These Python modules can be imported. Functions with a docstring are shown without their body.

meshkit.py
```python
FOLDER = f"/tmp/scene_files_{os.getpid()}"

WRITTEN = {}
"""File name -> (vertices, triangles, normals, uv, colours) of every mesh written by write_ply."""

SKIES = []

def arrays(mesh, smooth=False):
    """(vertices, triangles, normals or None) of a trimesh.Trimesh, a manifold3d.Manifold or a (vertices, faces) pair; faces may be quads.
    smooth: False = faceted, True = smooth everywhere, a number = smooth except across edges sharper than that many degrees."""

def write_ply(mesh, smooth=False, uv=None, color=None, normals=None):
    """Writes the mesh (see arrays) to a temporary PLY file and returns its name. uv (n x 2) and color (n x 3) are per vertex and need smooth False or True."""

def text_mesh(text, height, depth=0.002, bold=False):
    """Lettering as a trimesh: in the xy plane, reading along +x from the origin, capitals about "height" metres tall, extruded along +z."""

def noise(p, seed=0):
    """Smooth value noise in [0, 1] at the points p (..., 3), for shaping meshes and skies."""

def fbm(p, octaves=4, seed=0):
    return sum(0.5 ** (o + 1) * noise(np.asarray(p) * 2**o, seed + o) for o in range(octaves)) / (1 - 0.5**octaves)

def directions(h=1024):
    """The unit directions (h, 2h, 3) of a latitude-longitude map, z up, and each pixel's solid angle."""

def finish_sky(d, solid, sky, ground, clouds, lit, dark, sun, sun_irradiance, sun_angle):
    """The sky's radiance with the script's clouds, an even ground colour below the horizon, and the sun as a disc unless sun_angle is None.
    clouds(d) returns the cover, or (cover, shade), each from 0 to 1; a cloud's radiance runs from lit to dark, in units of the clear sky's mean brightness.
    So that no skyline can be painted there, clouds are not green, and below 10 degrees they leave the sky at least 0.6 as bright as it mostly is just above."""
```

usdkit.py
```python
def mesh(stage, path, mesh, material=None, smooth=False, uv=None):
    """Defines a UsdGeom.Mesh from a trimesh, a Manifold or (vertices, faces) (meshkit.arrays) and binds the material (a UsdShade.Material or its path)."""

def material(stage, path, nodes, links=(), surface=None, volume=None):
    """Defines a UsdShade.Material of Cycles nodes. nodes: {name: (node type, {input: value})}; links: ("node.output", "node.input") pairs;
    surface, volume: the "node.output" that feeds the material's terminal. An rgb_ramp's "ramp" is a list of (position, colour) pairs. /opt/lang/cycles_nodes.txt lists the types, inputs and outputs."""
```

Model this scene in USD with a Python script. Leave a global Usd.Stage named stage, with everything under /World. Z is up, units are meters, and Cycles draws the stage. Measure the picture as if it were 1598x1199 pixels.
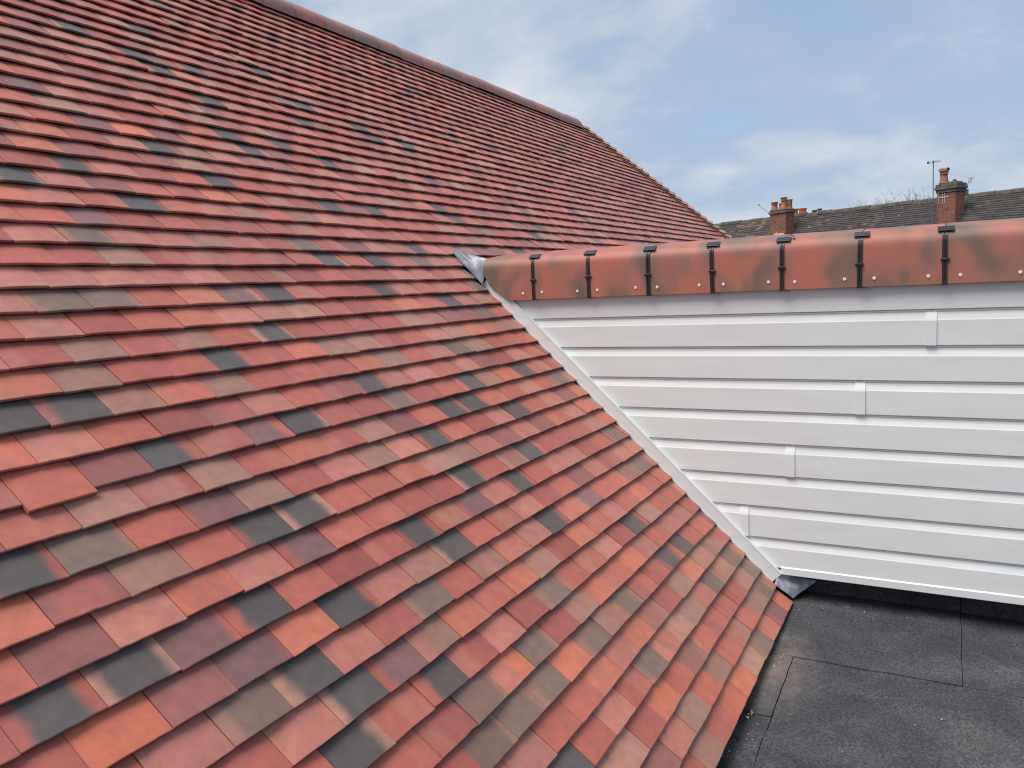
import math, random
import numpy as np
import trimesh
from shapely.geometry import Polygon
from pxr import Usd, UsdGeom, UsdLux, UsdShade, Sdf, Gf, Vt
import usdkit, meshkit

stage = Usd.Stage.CreateInMemory()
UsdGeom.SetStageUpAxis(stage, UsdGeom.Tokens.z)
UsdGeom.SetStageMetersPerUnit(stage, 1.0)
world = UsdGeom.Xform.Define(stage, '/World')
stage.SetDefaultPrim(world.GetPrim())
UsdGeom.Scope.Define(stage, '/World/Looks')

# ---------------------------------------------------------------- camera
cam = UsdGeom.Camera.Define(stage, '/World/camera')
RIGHT = (0.47824601, -0.87705135, -0.0454057)
DOWN = (-0.12638448, -0.01756833, -0.99182575)
FWD = (0.86908441, 0.48007529, -0.11924766)
EYE = (-3.76743853, -0.61782876, 1.53654015)
cam.AddTransformOp().Set(Gf.Matrix4d(*RIGHT, 0, *[-v for v in DOWN], 0, *[-v for v in FWD], 0, *EYE, 1))
cam.CreateHorizontalApertureAttr(36.0)
cam.CreateVerticalApertureAttr(27.0)
cam.CreateFocalLengthAttr(27.7728)
cam.CreateClippingRangeAttr(Gf.Vec2f(0.05, 5000))
cam.CreateExposureAttr(1.5)

# ---------------------------------------------------------------- sky and sun
SUN_DIR = np.array([-0.38, 0.26, 0.89]); SUN_DIR /= np.linalg.norm(SUN_DIR)
SUN_EL = math.asin(SUN_DIR[2]); SUN_ROT = math.atan2(SUN_DIR[0], SUN_DIR[1])
CLOUD_AT = (23.4, 0.2)
dome = UsdLux.DomeLight.Define(stage, '/World/sky')
dome.GetPrim().SetCustomDataByKey('kind', 'structure')
dome.GetPrim().SetCustomDataByKey('label', 'pale blue sky with thin broken white cloud')
sky_mat = usdkit.material(stage, '/World/Looks/sky', {
    'sky': ('sky_texture', {'sky_type': 'single_scattering', 'sun_disc': False, 'sun_elevation': SUN_EL, 'sun_rotation': SUN_ROT,
                            'aerosol_density': 0.7, 'air_density': 1.0, 'ozone_density': 2.0}),
    'tc': ('texture_coordinate', {}),
    'sep': ('separate_xyz', {}),
    'zo': ('math', {'math_type': 'add', 'value2': 0.4}),
    'zc': ('math', {'math_type': 'maximum', 'value2': 0.3}),
    'px': ('math', {'math_type': 'divide'}),
    'py': ('math', {'math_type': 'divide'}),
    'p0': ('combine_xyz', {'z': 3.7}),
    'pp': ('mapping', {'location': (CLOUD_AT[0], CLOUD_AT[1], 0.0), 'rotation': (0.0, 0.0, 0.5), 'scale': (1.0, 0.8, 1.0)}),
    'big': ('noise_texture', {'scale': 1.25, 'detail': 2.0, 'roughness': 0.45, 'distortion': 0.3}),
    'small': ('noise_texture', {'scale': 4.6, 'detail': 7.0, 'roughness': 0.56, 'distortion': 0.2}),
    'bigw': ('math', {'math_type': 'multiply', 'value2': 0.5}),
    'cov': ('math', {'math_type': 'multiply_add', 'value2': 0.5}),
    'cloud': ('rgb_ramp', {'ramp': [(0.0, (2.35, 3.35, 4.9)), (0.365, (2.5, 3.4, 4.75)), (0.41, (2.55, 3.35, 4.6)), (0.455, (2.7, 3.4, 4.5)), (0.5, (3.3, 3.85, 4.75)), (0.56, (4.0, 4.4, 5.05)), (0.64, (5.1, 5.3, 5.65)), (1.0, (5.3, 5.4, 5.6))]}),
    'cover': ('rgb_ramp', {'ramp': [(0.0, (0.7,) * 3), (0.37, (0.74,) * 3), (0.44, (0.9,) * 3), (1.0, (0.95,) * 3)]}),
    'mix': ('mix', {}),
    'bg': ('background_shader', {'strength': 0.0545}),
}, [('tc.generated', 'sep.vector'), ('sep.z', 'zo.value1'), ('zo.value', 'zc.value1'),
    ('sep.x', 'px.value1'), ('zc.value', 'px.value2'), ('sep.y', 'py.value1'), ('zc.value', 'py.value2'),
    ('px.value', 'p0.x'), ('py.value', 'p0.y'), ('p0.vector', 'pp.vector'), ('pp.vector', 'big.vector'), ('pp.vector', 'small.vector'),
    ('big.fac', 'bigw.value1'), ('small.fac', 'cov.value1'), ('bigw.value', 'cov.value3'),
    ('cov.value', 'cover.fac'), ('cov.value', 'cloud.fac'), ('cover.color', 'mix.fac'),
    ('sky.color', 'mix.color1'), ('cloud.color', 'mix.color2'), ('mix.color', 'bg.color')], surface='bg.background')
UsdShade.MaterialBindingAPI.Apply(dome.GetPrim()).Bind(sky_mat)

sun = UsdLux.DistantLight.Define(stage, '/World/sun')
sun.CreateNormalizeAttr(True)
sun.CreateIntensityAttr(0.4)
sun.CreateAngleAttr(38.0)
sun.CreateColorAttr(Gf.Vec3f(1.0, 0.91, 0.80))
zax = SUN_DIR; xax = np.cross([0, 0, 1], zax); xax /= np.linalg.norm(xax); yax = np.cross(zax, xax)
sun.AddTransformOp().Set(Gf.Matrix4d(*map(float, xax), 0, *map(float, yax), 0, *map(float, zax), 0, 0, 0, 0, 1))

# ---------------------------------------------------------------- helpers
rng = random.Random(11)
used = {}


def name_at(parent, name):
    k = used.get((parent, name), -1) + 1
    used[(parent, name)] = k
    return f'{parent}/{name}' if k == 0 else f'{parent}/{name}_{k:03d}'


def path_of(o):
    return '/World' if o is None else str(o.GetPath())


def put(name, mesh, mat, parent=None, smooth=False, uv=None, label=None, cat=None, group=None, kind=None):
    m = usdkit.mesh(stage, name_at(path_of(parent), name), mesh, mat, smooth, uv)
    return tag(m.GetPrim(), label, cat, group, kind)


def tag(o, label=None, cat=None, group=None, kind=None):
    for k, v in (('label', label), ('category', cat), ('group', group), ('kind', kind)):
        if v:
            o.SetCustomDataByKey(k, v)
    return o


def thing(name, label, cat, group=None, at=(0, 0, 0)):
    x = UsdGeom.Xform.Define(stage, name_at('/World', name))
    if any(at):
        x.AddTranslateOp().Set(Gf.Vec3d(*at))
    return tag(x.GetPrim(), label, cat, group)


def quads(V, F, flip=False):
    F = np.asarray(F)
    return np.asarray(V, float), (F[:, ::-1] if flip else F)


def grid(nx, ny):
    """quad indices of an (ny+1) x (nx+1) vertex grid, row by row"""
    i, j = np.meshgrid(np.arange(nx), np.arange(ny))
    a = (j * (nx + 1) + i).ravel()
    return np.c_[a, a + 1, a + nx + 2, a + nx + 1]


def tri(f):
    f = np.asarray(f)
    return np.vstack([f[:, [0, 1, 2]], f[:, [0, 2, 3]]])


def box(x0, x1, y0, y1, z0, z1, bev=0.0):
    m = trimesh.creation.box([x1 - x0, y1 - y0, z1 - z0])
    if bev:
        c = np.array(m.vertices); pts = []
        h = np.array([x1 - x0, y1 - y0, z1 - z0]) / 2
        for s in np.sign(c):
            for ax in range(3):
                q = s * (h - bev); q[ax] = s[ax] * h[ax]; pts.append(q)
        m = trimesh.convex.convex_hull(np.array(pts))
    m.apply_translation([(x0 + x1) / 2, (y0 + y1) / 2, (z0 + z1) / 2])
    return m


def cat(ms):
    return trimesh.util.concatenate(ms)


def tube(pts, r, n=6):
    """tapered tube along a polyline; r: radius or one per point"""
    pts = np.asarray(pts, float); r = np.broadcast_to(r, len(pts))
    t = np.gradient(pts, axis=0); t /= np.maximum(np.linalg.norm(t, axis=1, keepdims=True), 1e-9)
    up = np.array([0, 0, 1.0]) if abs(t[0][2]) < 0.9 else np.array([1.0, 0, 0])
    V = []
    for p, d, rad in zip(pts, t, r):
        a = np.cross(d, up); a /= np.linalg.norm(a); b = np.cross(d, a)
        th = np.linspace(0, 2 * np.pi, n, endpoint=False)
        V.append(p + rad * (np.cos(th)[:, None] * a + np.sin(th)[:, None] * b))
    k = len(pts); V = np.vstack(V + [pts[:1], pts[-1:]]); F = []
    for i in range(k - 1):
        for j in range(n):
            a, b = i * n + j, i * n + (j + 1) % n
            F += [[a, b, b + n], [a, b + n, a + n]]
    for j in range(n):
        F += [[k * n, (j + 1) % n, j], [k * n + 1, (k - 1) * n + j, (k - 1) * n + (j + 1) % n]]
    return trimesh.Trimesh(V, F, process=False)


def lathe(profile, n=20):
    """profile: (r, z) pairs, revolved about z"""
    return trimesh.creation.revolve(np.asarray(profile, float), sections=n)


def extrude_y(profile, y0, y1):
    """closed (x, z) profile swept straight along y (for boards and trims)"""
    p = np.asarray(profile, float); n = len(p)
    tris = trimesh.creation.triangulate_polygon(Polygon(p), engine='earcut')
    tv, tf = tris
    V, F = [], []
    for i in range(n):                                     # each side its own vertices
        a, b = p[i], p[(i + 1) % n]; k = len(V)
        V += [[a[0], y0, a[1]], [b[0], y0, b[1]], [b[0], y1, b[1]], [a[0], y1, a[1]]]
        F += [[k, k + 1, k + 2], [k, k + 2, k + 3]]
    for y, fl in ((y0, 1), (y1, 0)):
        k = len(V); V += [[q[0], y, q[1]] for q in tv]
        F += [[k + t for t in (f[::-1] if fl else f)] for f in tf]
    m = trimesh.Trimesh(V, F, process=False)
    if m.volume < 0:
        m.invert()
    return m


def primvar(prim, name, kind, values):
    v = UsdGeom.PrimvarsAPI(prim).CreatePrimvar(name, kind, 'vertex')
    v.Set(Vt.Vec3fArray.FromNumpy(np.asarray(values, np.float32)))


# ---------------------------------------------------------------- materials
def srgb(r, g, b):
    return tuple(((c / 255 + 0.055) / 1.055) ** 2.4 if c > 10 else c / 255 / 12.92 for c in (r, g, b))


def plain(name, col, rough=0.6, vary=0.12, scale=9.0, bump=0.0, bscale=60.0, metallic=0.0, spec=0.5):
    lo = tuple(c * (1 - vary) for c in col); hi = tuple(min(1, c * (1 + vary)) for c in col)
    nodes = {'g': ('geometry', {}), 'n': ('noise_texture', {'scale': scale, 'detail': 5.0, 'roughness': 0.6}),
             'r': ('rgb_ramp', {'ramp': [(0.3, lo), (0.7, hi)]}),
             'p': ('principled_bsdf', {'roughness': rough, 'metallic': metallic, 'specular_ior_level': spec})}
    links = [('g.position', 'n.vector'), ('n.fac', 'r.fac'), ('r.color', 'p.base_color')]
    if bump:
        nodes['bn'] = ('noise_texture', {'scale': bscale, 'detail': 4.0, 'roughness': 0.65})
        nodes['b'] = ('bump', {'strength': 0.6, 'distance': bump})
        links += [('g.position', 'bn.vector'), ('bn.fac', 'b.height'), ('b.normal', 'p.normal')]
    return usdkit.material(stage, f'/World/Looks/{name}', nodes, links, surface='p.BSDF')


clay = usdkit.material(stage, '/World/Looks/clay_tile', {
    'tone': ('attribute', {'attribute': 'tone'}), 'burn': ('attribute', {'attribute': 'burn'}), 'mark': ('attribute', {'attribute': 'mark'}),
    'wear': ('attribute', {'attribute': 'wear'}),
    'ms': ('separate_xyz', {}), 'ws': ('separate_xyz', {}), 'g': ('geometry', {}),
    'warp': ('noise_texture', {'scale': 14.0, 'detail': 3.0, 'roughness': 0.55}),
    'wc': ('math', {'math_type': 'multiply_add', 'value2': 0.24, 'value3': -0.12}),
    'uw': ('math', {'math_type': 'add'}),
    'a0': ('math', {'math_type': 'subtract'}), 'a1': ('math', {'math_type': 'multiply', 'value2': 4.6, 'use_clamp': True}),
    'b0': ('math', {'math_type': 'subtract'}), 'b1': ('math', {'math_type': 'multiply', 'value2': 4.6, 'use_clamp': True}),
    'ab': ('math', {'math_type': 'multiply'}),
    'abs': ('map_range', {'range_type': 'smoothstep', 'from_min': 0.0, 'from_max': 1.0, 'to_min': 0.0, 'to_max': 1.0}),
    'burnt': ('mix', {}),
    'mott': ('noise_texture', {'scale': 26.0, 'detail': 4.0, 'roughness': 0.6}),
    'mottr': ('rgb_ramp', {'ramp': [(0.3, (0.86,) * 3), (0.7, (1.12,) * 3)]}),
    'mul': ('mix', {'mix_type': 'multiply', 'fac': 1.0}),
    'grain': ('noise_texture', {'scale': 520.0, 'detail': 3.0, 'roughness': 0.7}),
    'grainr': ('rgb_ramp', {'ramp': [(0.3, (0.82,) * 3), (0.7, (1.16,) * 3)]}),
    'mul2': ('mix', {'mix_type': 'multiply', 'fac': 1.0}),
    'smap': ('mapping', {'scale': (22.0, 7.0, 7.0)}),
    'scuff': ('noise_texture', {'scale': 2.2, 'detail': 7.0, 'roughness': 0.72}),
    'scr': ('map_range', {'from_min': 0.62, 'from_max': 0.74, 'to_min': 0.0, 'to_max': 0.75, 'clamp': True}),
    'scm': ('math', {'math_type': 'multiply'}),
    'dust': ('mix', {'color2': (0.42, 0.36, 0.31)}),
    'bm': ('bump', {'strength': 0.55, 'distance': 0.0012}),
    'p': ('principled_bsdf', {'roughness': 0.5, 'specular_ior_level': 0.55, 'sheen_weight': 0.11, 'sheen_roughness': 0.45, 'sheen_tint': (1.0, 0.93, 0.92)}),
}, [('mark.vector', 'ms.vector'), ('wear.vector', 'ws.vector'), ('g.position', 'warp.vector'), ('warp.fac', 'wc.value1'),
    ('ws.y', 'uw.value1'), ('wc.value', 'uw.value2'),
    ('uw.value', 'a0.value1'), ('ms.x', 'a0.value2'), ('a0.value', 'a1.value1'),
    ('ms.y', 'b0.value1'), ('uw.value', 'b0.value2'), ('b0.value', 'b1.value1'),
    ('a1.value', 'ab.value1'), ('b1.value', 'ab.value2'), ('ab.value', 'abs.value'), ('ms.z', 'abs.to_max'),
    ('abs.result', 'burnt.fac'), ('tone.color', 'burnt.color1'), ('burn.color', 'burnt.color2'),
    ('g.position', 'mott.vector'), ('mott.fac', 'mottr.fac'), ('burnt.color', 'mul.color1'), ('mottr.color', 'mul.color2'),
    ('g.position', 'grain.vector'), ('grain.fac', 'grainr.fac'), ('mul.color', 'mul2.color1'), ('grainr.color', 'mul2.color2'),
    ('g.position', 'smap.vector'), ('smap.vector', 'scuff.vector'), ('scuff.fac', 'scr.value'), ('scr.result', 'scm.value1'), ('ws.x', 'scm.value2'),
    ('scm.value', 'dust.fac'), ('mul2.color', 'dust.color1'), ('dust.color', 'p.base_color'),
    ('grain.fac', 'bm.height'), ('bm.normal', 'p.normal')], surface='p.BSDF')

upvc = usdkit.material(stage, '/World/Looks/white_upvc', {
    'g': ('geometry', {}), 'm': ('mapping', {'scale': (3.0, 1.2, 9.0)}),
    'n': ('noise_texture', {'scale': 2.0, 'detail': 5.0, 'roughness': 0.6}),
    'r': ('rgb_ramp', {'ramp': [(0.3, (0.615, 0.65, 0.66)), (0.65, (0.66, 0.695, 0.705))]}),
    'm2': ('mapping', {'scale': (40.0, 5.0, 40.0)}),
    'd': ('noise_texture', {'scale': 1.4, 'detail': 6.0, 'roughness': 0.75}),
    'dr': ('map_range', {'from_min': 0.66, 'from_max': 0.8, 'to_min': 0.0, 'to_max': 0.35, 'clamp': True}),
    'mix': ('mix', {'color2': (0.42, 0.4, 0.37)}),
    'bn': ('noise_texture', {'scale': 180.0, 'detail': 3.0}),
    'b': ('bump', {'strength': 0.25, 'distance': 0.0006}),
    'p': ('principled_bsdf', {'roughness': 0.38, 'specular_ior_level': 0.5}),
}, [('g.position', 'm.vector'), ('m.vector', 'n.vector'), ('n.fac', 'r.fac'), ('g.position', 'm2.vector'), ('m2.vector', 'd.vector'), ('d.fac', 'dr.value'),
    ('dr.result', 'mix.fac'), ('r.color', 'mix.color1'), ('mix.color', 'p.base_color'),
    ('g.position', 'bn.vector'), ('bn.fac', 'b.height'), ('b.normal', 'p.normal')], surface='p.BSDF')

cap_clay = usdkit.material(stage, '/World/Looks/cap_clay', {
    'g': ('geometry', {}), 'm': ('mapping', {'scale': (1.0, 4.2, 2.6)}),
    'oi': ('attribute', {'attribute': 'tone'}),
    'add': ('mix', {'mix_type': 'add', 'fac': 1.0}),
    'n': ('noise_texture', {'scale': 1.25, 'detail': 2.0, 'roughness': 0.45, 'distortion': 0.5}),
    'r': ('rgb_ramp', {'ramp': [(0.38, (0.38, 0.128, 0.09)), (0.47, (0.32, 0.13, 0.094)), (0.56, (0.22, 0.12, 0.092)), (0.68, (0.14, 0.102, 0.082))]}),
    'grain': ('noise_texture', {'scale': 420.0, 'detail': 3.0, 'roughness': 0.7}),
    'gr': ('rgb_ramp', {'ramp': [(0.3, (0.86,) * 3), (0.7, (1.12,) * 3)]}),
    'mul': ('mix', {'mix_type': 'multiply', 'fac': 1.0}),
    'm3': ('mapping', {'scale': (30.0, 26.0, 9.0)}),
    'sc': ('noise_texture', {'scale': 1.0, 'detail': 7.0, 'roughness': 0.75}),
    'scr': ('map_range', {'from_min': 0.69, 'from_max': 0.78, 'to_min': 0.0, 'to_max': 0.6, 'clamp': True}),
    'dust': ('mix', {'color2': (0.5, 0.42, 0.36)}),
    'b': ('bump', {'strength': 0.4, 'distance': 0.0012}),
    'p': ('principled_bsdf', {'roughness': 0.55, 'specular_ior_level': 0.45}),
}, [('g.position', 'm.vector'), ('m.vector', 'add.color1'), ('oi.color', 'add.color2'), ('add.color', 'n.vector'), ('n.fac', 'r.fac'),
    ('g.position', 'grain.vector'), ('grain.fac', 'gr.fac'), ('r.color', 'mul.color1'), ('gr.color', 'mul.color2'),
    ('g.position', 'm3.vector'), ('m3.vector', 'sc.vector'), ('sc.fac', 'scr.value'), ('scr.result', 'dust.fac'), ('mul.color', 'dust.color1'),
    ('dust.color', 'p.base_color'), ('grain.fac', 'b.height'), ('b.normal', 'p.normal')], surface='p.BSDF')

felt = usdkit.material(stage, '/World/Looks/roofing_felt', {
    'g': ('geometry', {}),
    'n': ('noise_texture', {'scale': 3.2, 'detail': 7.0, 'roughness': 0.68, 'distortion': 0.4}),
    'r': ('rgb_ramp', {'ramp': [(0.3, (0.033, 0.037, 0.046)), (0.46, (0.046, 0.05, 0.059)), (0.62, (0.068, 0.072, 0.079)), (0.76, (0.105, 0.107, 0.11))]}),
    'grain': ('noise_texture', {'scale': 105.0, 'detail': 4.0, 'roughness': 0.85}),
    'gr': ('rgb_ramp', {'ramp': [(0.3, (0.25,) * 3), (0.48, (0.85,) * 3), (0.6, (1.35,) * 3), (0.75, (2.4,) * 3)]}),
    'mul': ('mix', {'mix_type': 'multiply', 'fac': 1.0}),
    # pale dried dust that lies along the eaves near the corner
    'sub': ('mapping', {'location': (0.62, 0.05, 0.0), 'scale': (1.0, 1.0, 0.0)}),
    'sub2': ('mapping', {'scale': (1.25, 3.3, 0.0)}),
    'sph': ('gradient_texture', {'gradient_type': 'spherical'}),
    'dn': ('noise_texture', {'scale': 7.0, 'detail': 8.0, 'roughness': 0.82}),
    'dm': ('math', {'math_type': 'multiply'}),
    'dr': ('map_range', {'from_min': 0.24, 'from_max': 0.56, 'to_min': 0.0, 'to_max': 0.6, 'clamp': True}),
    'dust': ('mix', {'color2': (0.25, 0.195, 0.165)}),
    'b': ('bump', {'strength': 0.8, 'distance': 0.002}),
    'p': ('principled_bsdf', {'roughness': 0.88, 'specular_ior_level': 0.25}),
}, [('g.position', 'n.vector'), ('n.fac', 'r.fac'), ('g.position', 'grain.vector'), ('grain.fac', 'gr.fac'), ('r.color', 'mul.color1'), ('gr.color', 'mul.color2'),
    ('g.position', 'sub.vector'), ('sub.vector', 'sub2.vector'), ('sub2.vector', 'sph.vector'), ('g.position', 'dn.vector'), ('dn.fac', 'dm.value1'), ('sph.fac', 'dm.value2'),
    ('dm.value', 'dr.value'), ('dr.result', 'dust.fac'), ('mul.color', 'dust.color1'), ('dust.color', 'p.base_color'),
    ('grain.fac', 'b.height'), ('b.normal', 'p.normal')], surface='p.BSDF')

lead = plain('lead', (0.17, 0.185, 0.22), rough=0.42, vary=0.3, scale=16.0, bump=0.003, bscale=22.0, metallic=0.35)
lead_bright = plain('lead_bright', (0.46, 0.48, 0.53), rough=0.36, vary=0.3, scale=18.0, bump=0.003, bscale=24.0, metallic=0.25)
black = plain('black_plastic', (0.012, 0.012, 0.013), rough=0.45, vary=0.2)
zinc = plain('zinc_plate', (0.05, 0.062, 0.075), rough=0.4, vary=0.2, metallic=0.5)
screw_white = plain('screw_cap', (0.75, 0.72, 0.68), rough=0.4, vary=0.05)
screw_hole = plain('screw_recess', (0.2, 0.19, 0.18), rough=0.6, vary=0.05)
underlay = plain('roof_underlay', (0.02, 0.02, 0.022), rough=0.9)
masonry = plain('house_masonry', (0.3, 0.13, 0.09), rough=0.9, vary=0.3)
soil = plain('ground', (0.07, 0.08, 0.045), rough=0.95, vary=0.3, scale=0.6)
concrete_ridge = plain('old_ridge_clay', (0.08, 0.074, 0.068), rough=0.9, vary=0.45, scale=5.0)
pot_clay = plain('pot_clay', (0.3, 0.125, 0.085), rough=0.85, vary=0.45, scale=9.0)
pot_red = plain('bright_pot_clay', (0.42, 0.13, 0.07), rough=0.8, vary=0.2, scale=6.0)
sooty = plain('sooty_stone', (0.105, 0.092, 0.082), rough=0.95, vary=0.5, scale=12.0)
mortar = plain('lime_mortar', (0.42, 0.33, 0.26), rough=0.95, vary=0.25, scale=14.0)
aerial_grey = plain('aerial_metal', (0.13, 0.14, 0.155), rough=0.5, vary=0.1, metallic=0.3)
pale_metal = plain('pale_metal', (0.45, 0.46, 0.46), rough=0.5, vary=0.1)
bark = plain('bare_bark', (0.27, 0.245, 0.215), rough=0.95, vary=0.2)
brick_red = usdkit.material(stage, '/World/Looks/chimney_brick', {
    'g': ('geometry', {}), 'i': ('noise_texture', {'scale': 7.0, 'detail': 5.0, 'roughness': 0.7}),
    'isl': ('geometry', {}),
    'r': ('rgb_ramp', {'ramp': [(0.0, (0.25, 0.09, 0.062)), (0.4, (0.38, 0.13, 0.078)), (0.75, (0.44, 0.17, 0.1)), (1.0, (0.3, 0.1, 0.068))]}),
    's': ('map_range', {'from_min': 0.48, 'from_max': 0.66, 'to_min': 0.0, 'to_max': 0.75, 'clamp': True}),
    'm': ('mix', {'color2': (0.07, 0.05, 0.045)}), 'p': ('principled_bsdf', {'roughness': 0.9})},
    [('isl.random_per_island', 'r.fac'), ('g.position', 'i.vector'), ('i.fac', 's.value'), ('s.result', 'm.fac'), ('r.color', 'm.color1'), ('m.color', 'p.base_color')], surface='p.BSDF')


def slate_mat(name, base, lichen, lichen_at, speck):
    return usdkit.material(stage, f'/World/Looks/{name}', {
        'g': ('geometry', {}), 'uv': ('attribute', {'attribute': 'st'}),
        'br': ('brick_texture', {'offset': 0.5, 'scale': 1.0, 'brick_width': 0.17, 'row_height': 0.1, 'mortar_size': 0.006, 'mortar_smooth': 0.3,
                                 'color1': tuple(c * 0.72 for c in base), 'color2': tuple(c * 1.28 for c in base), 'mortar': tuple(c * 0.4 for c in base)}),
        'br2': ('brick_texture', {'offset': 0.5, 'scale': 1.0, 'brick_width': 0.17, 'row_height': 0.1, 'mortar_size': 0.0, 'color1': (0, 0, 0), 'color2': (1, 1, 1), 'mortar': (0, 0, 0)}),
        'n': ('noise_texture', {'scale': 0.75, 'detail': 4.0, 'roughness': 0.6}),
        'lsum': ('math', {'math_type': 'multiply_add', 'value2': 0.32}),
        'lr': ('map_range', {'from_min': lichen_at, 'from_max': lichen_at + 0.1, 'to_min': 0.0, 'to_max': 0.85, 'clamp': True}),
        'l': ('mix', {'color2': lichen}),
        'v': ('noise_texture', {'scale': 9.0, 'detail': 2.0, 'roughness': 0.5}),
        'vr': ('map_range', {'from_min': speck, 'from_max': speck + 0.03, 'to_min': 0.0, 'to_max': 0.8, 'clamp': True}),
        'w': ('mix', {'color2': (0.5, 0.48, 0.44)}),
        'p': ('principled_bsdf', {'roughness': 0.8, 'specular_ior_level': 0.3})},
        [('uv.vector', 'br.vector'), ('uv.vector', 'br2.vector'), ('g.position', 'n.vector'), ('br2.color', 'lsum.value1'), ('n.fac', 'lsum.value3'), ('lsum.value', 'lr.value'),
         ('lr.result', 'l.fac'), ('br.color', 'l.color1'), ('g.position', 'v.vector'), ('v.fac', 'vr.value'), ('vr.result', 'w.fac'), ('l.color', 'w.color1'), ('w.color', 'p.base_color')], surface='p.BSDF')


slate_l = slate_mat('old_tiles_mossy', (0.06, 0.055, 0.052), (0.19, 0.115, 0.078), 0.79, 0.8)
slate_m = slate_mat('old_tiles_brown', (0.053, 0.049, 0.048), (0.14, 0.092, 0.072), 0.84, 0.72)
slate_r = slate_mat('old_tiles_grey', (0.05, 0.047, 0.046), (0.085, 0.075, 0.065), 0.78, 0.8)

# ---------------------------------------------------------------- ground
g = 400
put('ground', (np.array([[-g, -g, -2.8], [g, -g, -2.8], [g, g, -2.8], [-g, g, -2.8]], float), np.array([[0, 1, 2, 3]])), soil, kind='structure', label='ground far below the roofs')

# ---------------------------------------------------------------- the tiled roof
PITCH = 0.7686886
CS, SN = math.cos(PITCH), math.sin(PITCH)
GAUGE, TW = 0.1, 0.167
RIDGE_U = 5.27


def R3(x, u, n):
    """x along the eaves, u up the slope, n off the plane of the tiles"""
    return np.stack(np.broadcast_arrays(x, np.asarray(u) * CS - np.asarray(n) * SN, np.asarray(u) * SN + np.asarray(n) * CS), -1)


def hip_x(u):
    return 6.62 + 0.62 * (RIDGE_U - u)


roof = thing('tiled_roof', 'steep house roof of mixed red, plum, brown and charcoal clay plain tiles', 'roof')

PAL = {  # tile body colours
    'red': (0.4, 0.108, 0.07), 'brick': (0.33, 0.088, 0.062), 'pink': (0.41, 0.15, 0.109), 'plum': (0.26, 0.092, 0.077),
    'orange': (0.47, 0.14, 0.08), 'brown': (0.29, 0.142, 0.1), 'grey': (0.086, 0.069, 0.064), 'greybrown': (0.185, 0.113, 0.088),
    'buff': (0.36, 0.172, 0.122), 'purple': (0.195, 0.088, 0.083)}
DARKS = [(113, 640), (27, 653), (267, 710), (484, 657), (367, 563), (433, 520), (430, 458), (606, 450), (703, 467), (743, 627), (713, 633), (816, 577), (576, 597),
         (726, 593), (680, 677), (830, 700), (733, 743), (810, 747), (806, 637), (43, 893), (407, 830), (490, 813), (400, 947), (200, 1053), (83, 1110), (474, 1057),
         (703, 850), (860, 813), (990, 815), (1043, 873), (1053, 850), (553, 950), (563, 1083), (676, 1067), (563, 1163), (886, 1183), (113, 253), (30, 270), (110, 37),
         (210, 80), (250, 107), (257, 230), (227, 330), (353, 283), (334, 157), (364, 213), (410, 233), (450, 227), (480, 190), (464, 160), (517, 263), (514, 320),
         (424, 57), (367, 13), (427, 123), (300, 103), (223, 53), (630, 147), (656, 147), (763, 230), (866, 233), (680, 320), (586, 327), (720, 340), (833, 350), (670, 283),
         (896, 330), (517, 405), (563, 197), (640, 385), (590, 400)]
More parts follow.
